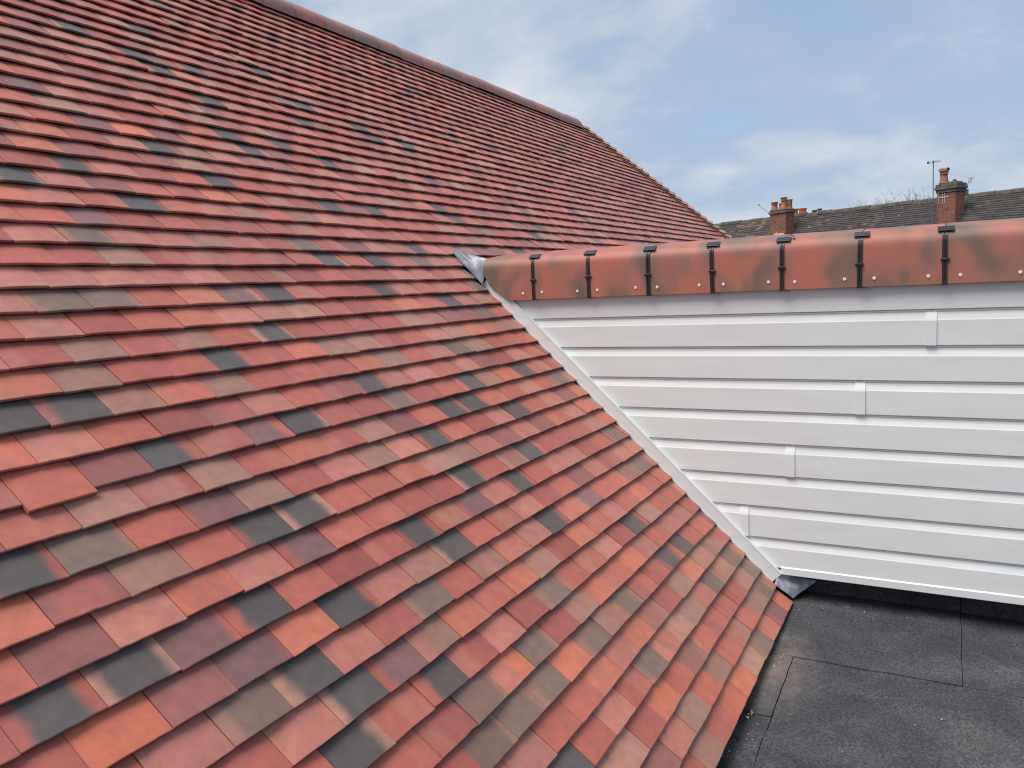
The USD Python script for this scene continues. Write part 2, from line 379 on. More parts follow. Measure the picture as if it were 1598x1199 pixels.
GREYB = [(726, 425), (747, 443), (725, 542), (866, 593), (736, 783), (1000, 717), (960, 673), (143, 867), (517, 1093), (520, 957), (973, 933), (826, 1000), (856, 920),
         (666, 937), (806, 1120), (746, 1163), (846, 1067), (750, 1087), (923, 997), (1016, 1037), (1169, 887), (1192, 913), (1109, 903), (1139, 863), (1072, 857),
         (1186, 1000), (187, 465), (50, 480), (630, 617), (140, 367), (474, 377), (810, 348), (377, 1120)]
BROWN = [(753, 877), (676, 990), (946, 960), (903, 943), (1023, 953), (1086, 946), (1182, 940), (1156, 983), (1086, 1026), (1119, 1040), (1159, 1046), (1103, 1166),
         (1089, 1106), (222, 907), (110, 527), (143, 590), (200, 625), (363, 605), (335, 535), (620, 560), (760, 590), (600, 715), (560, 710), (330, 740), (420, 740), (700, 710)]
ORANGE = [(806, 890), (780, 1040), (726, 967), (996, 987), (1040, 1093), (880, 1020), (933, 1047), (1156, 1070), (1136, 1110), (323, 925), (200, 1160), (10, 710), (323, 465),
          (305, 495), (40, 970), (860, 655), (706, 672), (575, 560), (450, 700), (470, 560), (60, 220), (20, 335), (310, 295), (70, 200), (990, 590), (640, 470), (960, 760)]
PURPLE = [(410, 673), (147, 340), (333, 1013), (483, 863), (320, 800), (20, 660), (640, 1020), (1209, 970), (750, 783), (340, 180), (120, 350), (350, 460)]
Rm = np.array([RIGHT, DOWN, FWD]); C0 = np.array(EYE)


def tile_under(px, py):
    """the course and place of the tile seen there in the photograph (used once, to hand out the kiln colours)"""
    r = Rm.T @ np.array([(px - 799) / 1232.8, (py - 599.5) / 1232.8, 1.0])
    nrm = np.array([0, -SN, CS]); P = C0 - (nrm @ C0) / (nrm @ r) * r
    u = P[1] * CS + P[2] * SN; k = int(math.floor(u / GAUGE))
    return k, int(math.floor((P[0] - offset(k)) / TW))


def offset(k):
    return 0.027 if k % 2 == 0 else 0.112


given = {}
for kind, L in (('brown', BROWN), ('greybrown', GREYB), ('orange', ORANGE), ('purple', PURPLE), ('grey', DARKS)):
    for q in L:
        given[tile_under(*q)] = kind

NXT = 6
ys = [0.0, 0.0025, 0.09, 0.185]


def make_tile(k, i, x0, x1):
    """one plain tile: cambered top with a softened tail, underside and edges; returns vertices, faces and its primvars"""
    r = random.Random(k * 7919 + i * 104729 + 5)
    w = x1 - x0
    xs = np.linspace(0, 1, NXT + 1)
    camber = r.uniform(0.0012, 0.0032); lift = r.uniform(-0.0008, 0.001); roll = r.gauss(0, 0.0008); slide = r.gauss(0, 0.0012); skew = r.gauss(0, 0.0009)
    if r.random() < 0.06:
        lift += 0.0025; roll *= 2
    if (k, i) in SLIPPED:
        slide -= 0.021; lift += 0.004; skew = 0.003
    th = 0.0108
    u0 = k * GAUGE + slide
    X = x0 + 0.001 + (w - 0.0022) * xs
    cx = (xs - 0.5) * 2

    def top(y):
        return 0.009 + lift - 0.185 * y + camber * (1 - cx ** 2) + roll * cx
    # rough tail line
    tail = np.array([r.gauss(0, 0.0005) for _ in xs])
    rows = []
    for y in ys:
        drop = 0.0016 if y == 0 else 0.0
        rows.append(R3(X, u0 + y + skew * cx + tail, top(y) - drop))
    T = np.concatenate(rows); nt = len(T)
    FT = grid(NXT, len(ys) - 1)
    # tail edge
    e0 = R3(X, u0 + skew * cx + tail, top(0) - 0.0016); e1 = R3(X, u0 + 0.0012 + skew * cx + tail, top(0) - th)
    E = np.concatenate([e1, e0]); FE = grid(NXT, 1) + nt
    # sides
    n0 = nt + len(E); S, FS = [], []
    for s in (0, NXT):
        a = np.array([R3(X[s], u0 + y + skew * cx[s] + tail[s], top(y)[s]) for y in (0.0, 0.185)])
        b = np.array([R3(X[s], u0 + y + skew * cx[s] + tail[s], top(y)[s] - th) for y in (0.0, 0.185)])
        q = np.array([b[0], b[1], a[1], a[0]]); q = q if s else q[::-1]
        FS.append(np.arange(4) + n0 + len(S) * 4); S.append(q)
    S = np.concatenate(S)
    n1 = n0 + len(S)
    U = np.concatenate([R3(X[[0, 3, 6]], u0 + y, top(y)[[0, 3, 6]] - th) for y in (0.0012, 0.185)])
    FU = (grid(2, 1) + n1)[:, ::-1]
    V = np.concatenate([T, E, S, U]); F = tri(np.concatenate([FT, FE, np.array(FS), FU]))
    # colours
    kind = given.get((k, i))
    nz = float(meshkit.noise(np.array([[i * 0.31, k * 0.31, 0.5]]), 3)[0])
    if kind is None:
        far = k > 24
        near_right = i * TW > -1.6 and k < 20
        pick = [('red', 28), ('brick', 26), ('pink', 22), ('plum', 12), ('buff', 4 + 5 * nz), ('brown', 2 + (2.5 if near_right else 0)), ('orange', 3 + (5 if near_right else 0)),
                ('purple', 0.8), ('greybrown', 0.7), ('grey', 0.3 if not far else 2.2)]
        kind = r.choices([a for a, _ in pick], [b for _, b in pick])[0]
    tone = np.array(PAL[kind]); mark = [0.0, 0.0, 0.0]; burn = tone
    jit = 1 + r.gauss(0, 0.07)
    tone = tone * jit * (1 + np.array([0, 1, 1.2]) * r.gauss(0, 0.035))
    if kind in ('grey', 'greybrown', 'purple'):
        burn = tone
        tone = np.array(PAL[r.choice(['red', 'brick', 'plum', 'buff'])]) * jit
        if kind == 'greybrown':
            tone = np.array(PAL['brown'])
        side = r.random()
        if side < 0.4:
            mark = [-0.6, r.uniform(0.84, 1.0), 1.0]
        elif side < 0.7:
            mark = [r.uniform(0.0, 0.14), 1.6, 1.0]
        else:
            mark = [r.uniform(0.0, 0.08), r.uniform(0.92, 1.02), 1.0]
    elif r.random() < 0.4:
        burn = np.array(PAL[r.choice(['plum', 'pink', 'pink', 'brick', 'red', 'buff'])])
        a = r.uniform(-0.6, 0.5)
        mark = [a, a + r.uniform(0.5, 1.1), r.uniform(0.25, 0.7)]
    wear = 0.22
    if x1 > -1.1 and k < 22:
        wear = r.choice([0.1, 0.2, 0.5, 1.0])
    elif r.random() < 0.12:
        wear = 0.6
    n = len(V)
    uloc = (V[:, 0] - x0) / w
    return V, F, np.tile(np.clip(tone, 0.01, 0.9), (n, 1)), np.tile(np.clip(burn, 0.01, 0.9), (n, 1)), np.tile(mark, (n, 1)), np.c_[np.full(n, wear), uloc, np.zeros(n)]


SLIPPED = {tile_under(85, 755)}
jobs = []
KMAX = int(RIDGE_U / GAUGE) + 1
for k in range(0, KMAX):
    u = k * GAUGE
    xr = hip_x(u) + 0.02
    for i in range(math.floor((-4.9 - offset(k)) / TW), 60):
        x0 = offset(k) + i * TW; x1 = x0 + TW
        if x0 > xr:
            break
        x1 = min(x1, xr)
        if u < 2.36:                                    # the dormer stands here
            lim = -0.004
            if x0 > lim - 0.03 and x0 < 2.7:
                continue
            if x0 < lim < x1:
                x1 = lim
            if x0 >= 2.7 and u < 1.0 and x0 < 0:
                continue
        if x1 - x0 < 0.03:
            continue
        c = R3((x0 + x1) / 2, u + 0.05, 0.0); q = Rm @ (c - C0)
        size = 0.0
        if q[2] > 0.3:
            px, py = 512 + 790 * q[0] / q[2], 384 + 790 * q[1] / q[2]
            if -40 < px < 1064 and -40 < py < 808:
                size = abs(np.dot(np.array([0, -SN, CS]), (C0 - c) / np.linalg.norm(C0 - c))) / q[2] ** 2 * (x1 - x0)
        jobs.append((size, k, i, x0, x1))
jobs.sort(key=lambda j: -j[0])


def put_tiles(name, ts, kind=None):
    V = np.concatenate([t[0] for t in ts]); off = np.cumsum([0] + [len(t[0]) for t in ts[:-1]])
    F = np.concatenate([t[1] + o for t, o in zip(ts, off)])
    m = put(name, (V, F), clay, roof, smooth=True, kind=kind)
    primvar(m, 'tone', Sdf.ValueTypeNames.Color3fArray, np.concatenate([t[2] for t in ts]))
    primvar(m, 'burn', Sdf.ValueTypeNames.Color3fArray, np.concatenate([t[3] for t in ts]))
    primvar(m, 'mark', Sdf.ValueTypeNames.Float3Array, np.concatenate([t[4] for t in ts]))
    primvar(m, 'wear', Sdf.ValueTypeNames.Float3Array, np.concatenate([t[5] for t in ts]))
    return m


for s, k, i, x0, x1 in jobs[:300]:
    put_tiles('roof_tile', [make_tile(k, i, x0, x1)])
put_tiles('roof_tiles', [make_tile(k, i, x0, x1) for s, k, i, x0, x1 in jobs[300:]], kind='stuff')

# boarding and underlay below the tiles, and the far slopes behind ridge and hip
AP = R3(0, RIDGE_U + 0.14, 0.0)
apex_y, apex_z = float(AP[1]), float(AP[2]) - 0.03
hb = 6.62 + 0.62 * RIDGE_U
low = R3(0, 0.03, -0.035)
Vd = np.array([[-4.9, low[1], low[2]], [hb, low[1], low[2]], [6.5, apex_y, apex_z - 0.03], [-4.9, apex_y, apex_z - 0.03],
               [hb, 2 * apex_y, low[2]], [-4.9, 2 * apex_y, low[2]]])
put('roof_deck', trimesh.Trimesh(Vd, [[0, 1, 2], [0, 2, 3], [3, 2, 4], [3, 4, 5], [1, 4, 2], [0, 3, 5], [0, 5, 4], [0, 4, 1]], process=False), underlay, roof)
put('wall', box(-4.8, hb - 0.3, low[1] + 0.35, 2 * apex_y - 0.2, -2.8, low[2] - 0.005), masonry, roof)


def clay_piece(name, mesh, rnd, kinds=('plum', 'purple', 'brick', 'greybrown'), smooth=40, uax=0, bright=1.0):
    m = put(name, mesh, clay, roof, smooth=smooth)
    pts = np.array(UsdGeom.Mesh(m).GetPointsAttr().Get()); n = len(pts)
    ux = (pts[:, uax] - pts[:, uax].min()) / max(np.ptp(pts[:, uax]), 1e-6)
    a, b = rnd.sample(kinds, 2)
    primvar(m, 'tone', Sdf.ValueTypeNames.Color3fArray, np.tile(np.array(PAL[a]) * bright, (n, 1)))
    primvar(m, 'burn', Sdf.ValueTypeNames.Color3fArray, np.tile(np.array(PAL[b]) * bright, (n, 1)))
    e = rnd.uniform(-0.5, 0.4)
    primvar(m, 'mark', Sdf.ValueTypeNames.Float3Array, np.tile([e, e + 0.7, rnd.uniform(0.3, 0.8)], (n, 1)))
    primvar(m, 'wear', Sdf.ValueTypeNames.Float3Array, np.c_[np.full(n, 0.1), ux, np.zeros(n)])
    return m


def half_round(x0, x1, yc, zc, r, th=0.014, a0=-0.1, n=14, dome=False):
    """half-round ridge tile lying along x"""
    th_ = np.linspace(-math.pi / 2 * (1 + a0) - 0.0, math.pi / 2 * (1 + a0), n + 1)
    stations = [(x0, r), (x0 + 0.004, r + 0.003), (x1 - 0.004, r + 0.003), (x1, r)]
    if dome:
        stations = stations[:2] + [(x1 - 0.1, r + 0.003), (x1 - 0.05, r * 0.95), (x1 - 0.015, r * 0.8), (x1, r * 0.45)]
    V = []
    for x, rr in stations:
        V += [[x, yc + rr * math.sin(t), zc + rr * math.cos(t)] for t in th_]
    for x, rr in stations[::-1]:
        rr = max(rr - th, 0.01)
        V += [[x, yc + rr * math.sin(t), zc + rr * math.cos(t)] for t in th_]
    m = len(stations) * 2; F = []
    for s in range(m):
        for j in range(n):
            a = s * (n + 1) + j; b = ((s + 1) % m) * (n + 1) + j
            F += [[a, b, b + 1], [a, b + 1, a + 1]]
    t = trimesh.Trimesh(np.array(V), F, process=False)
    t.fix_normals()
    return t


lip = R3(0, RIDGE_U, 0.028)
RR = 0.118
yc, zc = float(lip[1]) + RR - 0.012, float(lip[2]) - 0.002
xj = 6.40
rn = random.Random(77)
jx = [6.40 - 0.336 * j for j in range(0, 34)]
for j in range(33):
    dz = rn.gauss(0, 0.0025)
    clay_piece('ridge_tile', half_round(jx[j + 1] + 0.003, jx[j] - 0.002 + (0.12 if j == 0 else 0), yc + rn.gauss(0, 0.002), zc + dz, RR, a0=0.1, dome=(j == 0)), rn, bright=1.5)

# bonnet hip tiles stepping down the hip
for j in range(0, 34):
    u = RIDGE_U - 0.04 - j * 0.1
    x = hip_x(u) - 0.03
    P = R3(x, u, 0.012)
    d = R3(hip_x(u - 0.1), u - 0.1, 0) - R3(hip_x(u), u, 0); d /= np.linalg.norm(d)
    n1 = np.array([0, -SN, CS]); l_ = np.cross(d, n1); l_ *= -np.sign(l_[0])
    n2 = np.cross(d, [0, 1.0, 0]); n2 /= np.linalg.norm(n2); n2 *= np.sign(n2[2]); r_ = np.cross(d, n2); r_ *= np.sign(r_[0])
    mid = n1 + n2; mid /= np.linalg.norm(mid)
    n = 8; V = []

    def arc(s, up, shrink):
        t = np.linspace(0, 1, n + 1)[:, None]
        A = l_ * 0.085 + n1 * 0.006; B = r_ * 0.10 + n2 * 0.016; Cc = mid * 0.075
        return P + d * s + mid * (up - shrink) + A * (1 - t) ** 2 + 2 * Cc * t * (1 - t) + B * t ** 2
    st = [(-0.17, -0.01), (0.0, 0.04), (0.003, 0.038)]
    for (q_, up) in st:
        V += list(arc(q_, up, 0.0))
    for (q_, up) in st[::-1]:
        V += list(arc(q_, up, 0.024))
    F = []; m = 6
    for s in range(m):
        for q in range(n):
            a = s * (n + 1) + q; b = ((s + 1) % m) * (n + 1) + q
            F += [[a, b, b + 1], [a, b + 1, a + 1]]
    t = trimesh.Trimesh(np.array(V), F, process=False); t.fix_normals()
    clay_piece('hip_tile', t, rn, kinds=('pink', 'greybrown', 'buff', 'brown'), bright=1.35)

# ---------------------------------------------------------------- the dormer
dormer = thing('dormer', 'dormer cheek clad in white plastic boards under a row of clay capping tiles', 'dormer')
XF = 0.02                                  # face of the boards
TAN = math.tan(PITCH)


def rake_y(z, gap):
    """the y at height z of a line parallel to the roof slope, gap above it"""
    return (z - gap / CS) / TAN


YR = -2.6
Z_TOP, STEP = 1.372, 0.1535
put('wall', extrude_y([(0.185, -0.3), (2.6, -0.3), (2.6, 1.66), (0.06, 1.66), (0.06, 0.16), (0.185, 0.16)], YR, 1.75), underlay, dormer)


def board(z1, z0, y0, y1, first=False):
    """one board with a cove at its top edge; its left end is cut to the rake. y0 < y1 (y grows up the slope, to the left)"""
    prof = ([(XF + 0.018, z1 - 0.0009), (XF + 0.0072, z1 - 0.0009), (XF + 0.0058, z1 - 0.0078), (XF + 0.0075, z1 - 0.0084), (XF + 0.0096, z1 - 0.0102), (XF + 0.0072, z1 - 0.024), (XF + 0.0018, z1 - 0.0425), (XF, z1 - 0.0470), (XF, z0 + 0.0015), (XF + 0.0015, z0), (XF + 0.03, z0), (XF + 0.03, z1 - 0.0015)]
            if not first else [(XF, z1), (XF, z0 + 0.0015), (XF + 0.0015, z0), (XF + 0.03, z0), (XF + 0.03, z1)])
    prof = np.array(prof)
    n = len(prof); V = []; F = []

    def left(z):
        return y1 if y1 is not None else rake_y(z, 0.045)
    tv, tf = trimesh.creation.triangulate_polygon(Polygon(prof), engine='earcut')
    for i in range(n):
        a, b = prof[i], prof[(i + 1) % n]; k = len(V)
        V += [[a[0], y0, a[1]], [b[0], y0, b[1]], [b[0], left(b[1]), b[1]], [a[0], left(a[1]), a[1]]]
        F += [[k, k + 1, k + 2], [k, k + 2, k + 3]]
    for e, fl in ((0, 1), (1, 0)):
        k = len(V); V += [[q[0], left(q[1]) if e else y0, q[1]] for q in tv]
        F += [[k + t for t in (f[::-1] if fl else f)] for f in tf]
    m = trimesh.Trimesh(V, F, process=False); m.fix_normals()
    return m


put('cladding_board', board(1.50, Z_TOP, YR, None, first=True), upvc, dormer)
covers = {0: -0.564, 2: -0.290, 4: 0.009, 6: 0.222}
for j in range(8):
    z1 = Z_TOP - STEP * j; z0 = z1 - STEP
    if j == 7:
        z0 = 0.155
    if j in covers:
        c = covers[j]
        put('cladding_board', board(z1, z0, YR, c - 0.002), upvc, dormer)
        put('cladding_board', board(z1, z0, c + 0.002, None), upvc, dormer)
        w = 0.021
        zz = z1 - 0.003
        cover = extrude_y([(XF + 0.014, zz), (XF + 0.0095, zz - 0.002), (XF + 0.0065, zz - 0.012), (XF - 0.003, zz - 0.036), (XF - 0.006, zz - 0.046), (XF - 0.006, z0 + 0.001), (XF - 0.003, z0 - 0.0025), (XF + 0.02, z0 - 0.0025), (XF + 0.02, zz)], c - w, c + w)
        put('joint_cover', cover, upvc, dormer)
    else:
        put('cladding_board', board(z1, z0, YR, None), upvc, dormer)

# bottom trim of the cheek
y_bt = 0.052
put('base_trim', extrude_y([(XF - 0.006, 0.158), (XF - 0.006, 0.127), (XF - 0.003, 0.124), (XF + 0.04, 0.124), (XF + 0.04, 0.152), (XF + 0.004, 0.152), (XF + 0.0035, 0.16), (XF, 0.163)], YR, y_bt), upvc, dormer)
# raking trim: a flat angle lying up the slope with a raised lip at its upper edge
def rake_piece(u0, u1, n0, n1, x0, x1, cut=0.0):
    V = []
    for x in (x0, x1):
        for (u, n) in ((u0, n0), (u1 + cut * n0, n0), (u1 + cut * n1, n1), (u0, n1)):
            V.append(R3(x, u, n))
    m = trimesh.Trimesh(np.array(V), [[0, 1, 2], [0, 2, 3], [4, 6, 5], [4, 7, 6], [0, 4, 5], [0, 5, 1], [1, 5, 6], [1, 6, 2], [2, 6, 7], [2, 7, 3], [3, 7, 4], [3, 4, 0]], process=False)
    m.fix_normals()
    return m


trim = put('raking_trim', cat([rake_piece(0.125, 2.255, 0.006, 0.058, 0.001, 0.018), rake_piece(0.125, 2.14, 0.058, 0.0625, -0.0008, 0.03), rake_piece(0.125, 2.26, -0.004, 0.006, -0.002, 0.018)]), upvc, dormer)
for u in (0.19, 0.72, 1.24, 1.78):
    P = R3(-0.0005, u, 0.047)
    pin = lathe([(0, 0), (0.0035, 0), (0.0035, 0.0015), (0, 0.0028)], 10)
    pin.apply_transform(trimesh.transformations.rotation_matrix(-math.pi / 2, [0, 1, 0])); pin.apply_translation(P + [0.001, 0, 0])
    put('fixing_pin', pin, screw_white, trim)

# capping tiles
cap_prof_out = [(-0.012, 1.478)]
cap_prof_out += [(-0.012, 1.56), (-0.0115, 1.63)]
for t in np.linspace(0, 1, 8):
    a = t * math.radians(82)
    cap_prof_out.append((-0.011 + 0.062 * (1 - math.cos(a)), 1.650 + 0.062 * math.sin(a)))
cap_prof_out += [(0.14, 1.724), (0.26, 1.738)]
cap_in = [(x + 0.013 if z < 1.64 else x + 0.008, z - (0.0 if z < 1.6 else 0.012)) for x, z in cap_prof_out][::-1]
cap_prof = np.array(cap_prof_out + cap_in)
joints = [1.298, 0.982, 0.668, 0.35, 0.036, -0.287, -0.611, -0.935, -1.26, -1.585, -1.91]
screws = {0: (1.363,), 1: (1.249, 1.046), 2: (0.936, 0.732), 3: (0.622, 0.415), 4: (0.3, 0.095), 5: (-0.019, -0.227), 6: (-0.345, -0.551), 7: (-0.668, -0.875), 8: (-1.0, -1.2), 9: (-1.33, -1.53), 10: (-1.65, -1.85)}


def profile_at(s):
    """point and outward normal on the cap's outer face, s metres up from its lower edge"""
    P = np.array(cap_prof_out); L = np.r_[0, np.cumsum(np.linalg.norm(np.diff(P, axis=0), axis=1))]
    q = np.array([np.interp(s, L, P[:, 0]), np.interp(s, L, P[:, 1])])
    h = 0.004; a = np.array([np.interp(s - h, L, P[:, 0]), np.interp(s - h, L, P[:, 1])]); b = np.array([np.interp(s + h, L, P[:, 0]), np.interp(s + h, L, P[:, 1])])
    t = (b - a) / np.linalg.norm(b - a)
    return q, np.array([-t[1], t[0]]), t


edges = [None] + joints
rc = random.Random(5)
for j in range(len(joints)):
    yl = edges[j]; yr = edges[j + 1]
    dz = rc.gauss(0, 0.002); dx = rc.gauss(0, 0.0012)
    n = len(cap_prof); V = []; F = []
    ny = 1

    def ly(z):
        return (yl - 0.002) if yl is not None else min(1.605, 1.455 + (z - 1.478) * 1.36)
    for i in range(n):
        q = cap_prof[i]
        V += [[q[0] + dx, yr + 0.002, q[1] + dz], [q[0] + dx, ly(q[1]), q[1] + dz]]
    for i in range(n):
        a, b = 2 * i, 2 * ((i + 1) % n)
        F += [[a, b, b + 1], [a, b + 1, a + 1]]
    tf = trimesh.creation.triangulate_polygon(Polygon(cap_prof), engine='earcut')
    base = {tuple(np.round(q, 6)): i for i, q in enumerate(cap_prof)}
    for f in tf[1]:
        ids = [base[tuple(np.round(tf[0][t], 6))] for t in f]
        F.append([2 * t for t in ids]); F.append([2 * t + 1 for t in ids[::-1]])
    m = trimesh.Trimesh(np.array(V), F, process=False); m.fix_normals()
    c = put('capping_tile', m, cap_clay, dormer, smooth=35)
    pts = len(UsdGeom.Mesh(c).GetPointsAttr().Get())
    primvar(c, 'tone', Sdf.ValueTypeNames.Color3fArray, np.tile([rc.uniform(0, 9), rc.uniform(0, 9), rc.uniform(0, 9)], (pts, 1)))
    for y in screws[j]:
        q, no, t = profile_at(0.034 + rc.gauss(0, 0.002))
        s = lathe([(0, 0), (0.0072, 0), (0.0072, 0.0015), (0.006, 0.003), (0.003, 0.0034), (0.0028, 0.0022), (0, 0.0022)], 14)
        s.apply_transform(trimesh.transformations.rotation_matrix(-math.pi / 2, [0, 1, 0])); s.apply_translation([q[0] + dx - 0.0005, y, q[1] + dz])
        sc = put('screw', s, screw_white, c, smooth=30)

# black perforated straps over the joints
for j, y in enumerate(joints):
    r = random.Random(200 + j); lean = r.gauss(0, 0.0025); y = y + r.gauss(0, 0.001)
    ms = []
    top_s = 0.225; step_s = 0.0105
    S = np.arange(-0.002, top_s + 0.001, step_s)

    def pt(s, dy, off):
        q, no, t = profile_at(max(s, 0.0)); q = q + no * off + (t * min(s, 0))
        return np.array([q[0], y + dy + lean * (s / top_s), q[1]])
    for dy in (-0.007, 0.007):                         # two rails
        rows = []
        for s in S:
            for d2, o in ((-0.0028, 0.0015), (0.0028, 0.0015), (0.0028, 0.0045), (-0.0028, 0.0045)):
                rows.append(pt(s, dy + d2, o))
        F = []
        for k in range(len(S) - 1):
            for q in range(4):
                a, b = 4 * k + q, 4 * k + (q + 1) % 4
                F += [[a, b, b + 4], [a, b + 4, a + 4]]
        ms.append(trimesh.Trimesh(np.array(rows), F, process=False))
    for s in S[:-1] + 0.3 * step_s:                           # rungs
        V = []
        for ds in (-0.0026, 0.0026):
            for d2, o in ((-0.008, 0.0015), (0.008, 0.0015), (0.008, 0.0038), (-0.008, 0.0038)):
                V.append(pt(s + ds, d2, o))
        ms.append(trimesh.Trimesh(np.array(V), [[0, 1, 5], [0, 5, 4], [1, 2, 6], [1, 6, 5], [2, 3, 7], [2, 7, 6], [3, 0, 4], [3, 4, 7]], process=False))
    m = cat(ms); m.fix_normals()
    strap = put('ridge_strap', m, black, dormer)
    q, no, t = profile_at(0.1 + r.gauss(0, 0.003))
    put('strap_clamp', box(q[0] - 0.011, q[0] - 0.001, y - 0.0165, y + 0.0165, q[1] - 0.0055, q[1] + 0.0055, 0.0015), black, strap)
    # plate on the bend, tipped back with the top of the tile
    q, no, t = profile_at(0.222)
    pl = box(-0.012, 0.030, -0.031, 0.031, 0.0, 0.005, 0.0015)
    pl.apply_transform(trimesh.transformations.rotation_matrix(-math.atan2(t[1], t[0]) * 0.6, [0, 1, 0]))
    pl.apply_translation([q[0] + no[0] * 0.004, y - 0.004 + lean, q[1] + no[1] * 0.004])
    put('strap_plate', pl, zinc if j in (0, 1, 2, 3, 4, 5) else black, strap)
    if j == 4:                                            # one plate has its tongue bent up
        tongue = box(0, 0.02, -0.022, 0.0, 0, 0.003, 0.001)
        tongue.apply_transform(trimesh.transformations.rotation_matrix(0.7, [1, 0, 0]))
        tongue.apply_translation([q[0] - 0.002, y - 0.034, q[1] + 0.028])
        put('bent_tongue', tongue, zinc, strap)
    q0, no0, t0 = profile_at(0.0)
    put('strap_foot', box(-0.017, 0.0, y - 0.014 - (0.016 if j in (3, 4, 5) else 0), y + 0.012, 1.4725, 1.4765), black, strap)


def lead_patch(corners, n=12, bulge=0.01, wob=0.006, seed=0, th=0.003):
    c = [np.array(q, float) for q in corners]
    s, t = np.meshgrid(np.linspace(0, 1, n + 1), np.linspace(0, 1, n + 1))
    s, t = s.ravel()[:, None], t.ravel()[:, None]
    P = c[0] * (1 - s) * (1 - t) + c[1] * s * (1 - t) + c[2] * s * t + c[3] * (1 - s) * t
    nrm = np.cross(c[1] - c[0], c[3] - c[0]); nrm /= np.linalg.norm(nrm)
    if nrm @ (C0 - c[0]) < 0:
        nrm = -nrm
    w = 16 * s * (1 - s) * t * (1 - t)
    P = P + nrm * (bulge * w + wob * (meshkit.fbm(np.c_[s * 4, t * 4, 0 * s + seed], 3, seed)[:, None] - 0.5))
    B = P - nrm * th
    k = (n + 1) ** 2; F = list(grid(n, n)); F += [f[::-1] + k for f in grid(n, n)]
    ring = [i for i in range(n + 1)] + [j * (n + 1) + n for j in range(1, n + 1)] + [n * (n + 1) + i for i in range(n - 1, -1, -1)] + [j * (n + 1) for j in range(n - 1, 0, -1)]
    for a, b in zip(ring, ring[1:] + ring[:1]):
        F.append(np.array([a, b, b + k, a + k]))
    m = trimesh.Trimesh(np.r_[P, B], tri(np.array(F)), process=False); m.fix_normals()
    return m


put('lead_flashing', lead_patch([(-0.032, 1.600, 1.566), (0.03, 1.598, 1.705), (0.03, 1.815, 1.778), (-0.034, 1.765, 1.734)], bulge=0.010, wob=0.010, seed=4), lead, dormer, smooth=True)
put('lead_flashing', lead_patch([(0.030, -0.002, 0.008), (-0.03, 0.072, 0.088), (0.03, 0.07, 0.13), (0.15, -0.088, 0.065)], bulge=0.008, wob=0.016, seed=9), lead_bright, dormer, smooth=True)

# ---------------------------------------------------------------- the flat roof
flat = thing('flat_roof', 'flat roof of dark grey felt sheets below the eaves and the white cheek', 'flat roof')


def fz(x, y):
    return -0.014 + 0.04 * np.minimum(x, 0.3)


def felt_sheet(x0, x1, y0, y1, lift=0.0, seed=0, gap=0.0014):
    n = max(8, int((x1 - x0) / 0.05)); m = max(8, int((y1 - y0) / 0.05))
    s, t = np.meshgrid(np.linspace(0, 1, n + 1), np.linspace(0, 1, m + 1)); s, t = s.ravel(), t.ravel()

    def wav(q, sd):
        return (meshkit.fbm(np.c_[q * 9, 0 * q + sd * 3.1, 0 * q + .5], 3, sd) - 0.5) * 0.016
    # edges shared by two sheets use the same wave, read along the edge in world units
    X = x0 + gap + (x1 - x0 - 2 * gap) * s; Y = y0 + gap + (y1 - y0 - 2 * gap) * t
    X0 = X + (1 - s) * wav(Y, int(round(x0 * 100)) % 97) + s * wav(Y, int(round(x1 * 100)) % 97)
    Y0 = Y + (1 - t) * wav(X, int(round(y0 * 100)) % 89) + t * wav(X, int(round(y1 * 100)) % 89)
    Z = fz(X0, Y0) + lift + (meshkit.fbm(np.c_[X0 * 5, Y0 * 5, 0 * X0], 3, 7) - 0.5) * 0.006
    T = np.c_[X0, Y0, Z]; B = T.copy(); B[:, 2] -= 0.009
    k = len(T); F = list(grid(n, m))
    ring = [i for i in range(n + 1)] + [j * (n + 1) + n for j in range(1, m + 1)] + [m * (n + 1) + i for i in range(n - 1, -1, -1)] + [j * (n + 1) for j in range(m - 1, 0, -1)]
    V = np.r_[T, T[ring], B[ring]]
    L = len(ring)
    for a in range(L):
        b = (a + 1) % L
        F.append(np.array([k + a, k + L + a, k + L + b, k + b]))
    return V, tri(np.array(F))


put('deck', extrude_y([(-5.6, -2.8), (0.183, -2.8), (0.183, fz(0.183, 0) - 0.012), (-5.6, fz(-5.6, 0) - 0.012)], -3.6, 0.27), underlay, flat)
for (x0, x1, y0, y1, lift) in ((-0.5, 0.186, -0.70, 0.26, 0.0045), (-0.5, 0.186, -3.6, -0.70, 0.0), (-0.97, -0.5, -0.085, 0.26, 0.004), (-5.5, -0.97, -0.085, 0.26, 0.0),
                               (-5.5, -0.5, -1.25, -0.085, 0.0), (-5.5, -0.5, -3.6, -1.25, 0.001)):
    put('felt_sheet', felt_sheet(x0, x1, y0, y1, lift), felt, flat, smooth=40)
for (y0, y1) in ((-0.70, 0.1), (-2.6, -0.70)):
    put('felt_upstand', box(0.176, 0.183, y0 + 0.003, y1 - 0.002, -0.012, 0.19, 0.001), felt, flat)

# chips and grit lying on it
def chip(r, size, flat_=0.5):
    p = np.array([[r.gauss(0, 1), r.gauss(0, 1), r.gauss(0, 1) * flat_] for _ in range(14)])
    m = trimesh.convex.convex_hull(p); m.apply_scale(size / np.ptp(m.vertices, axis=0)[:2].max())
    m.apply_translation([0, 0, -m.bounds[0][2]])
    return m


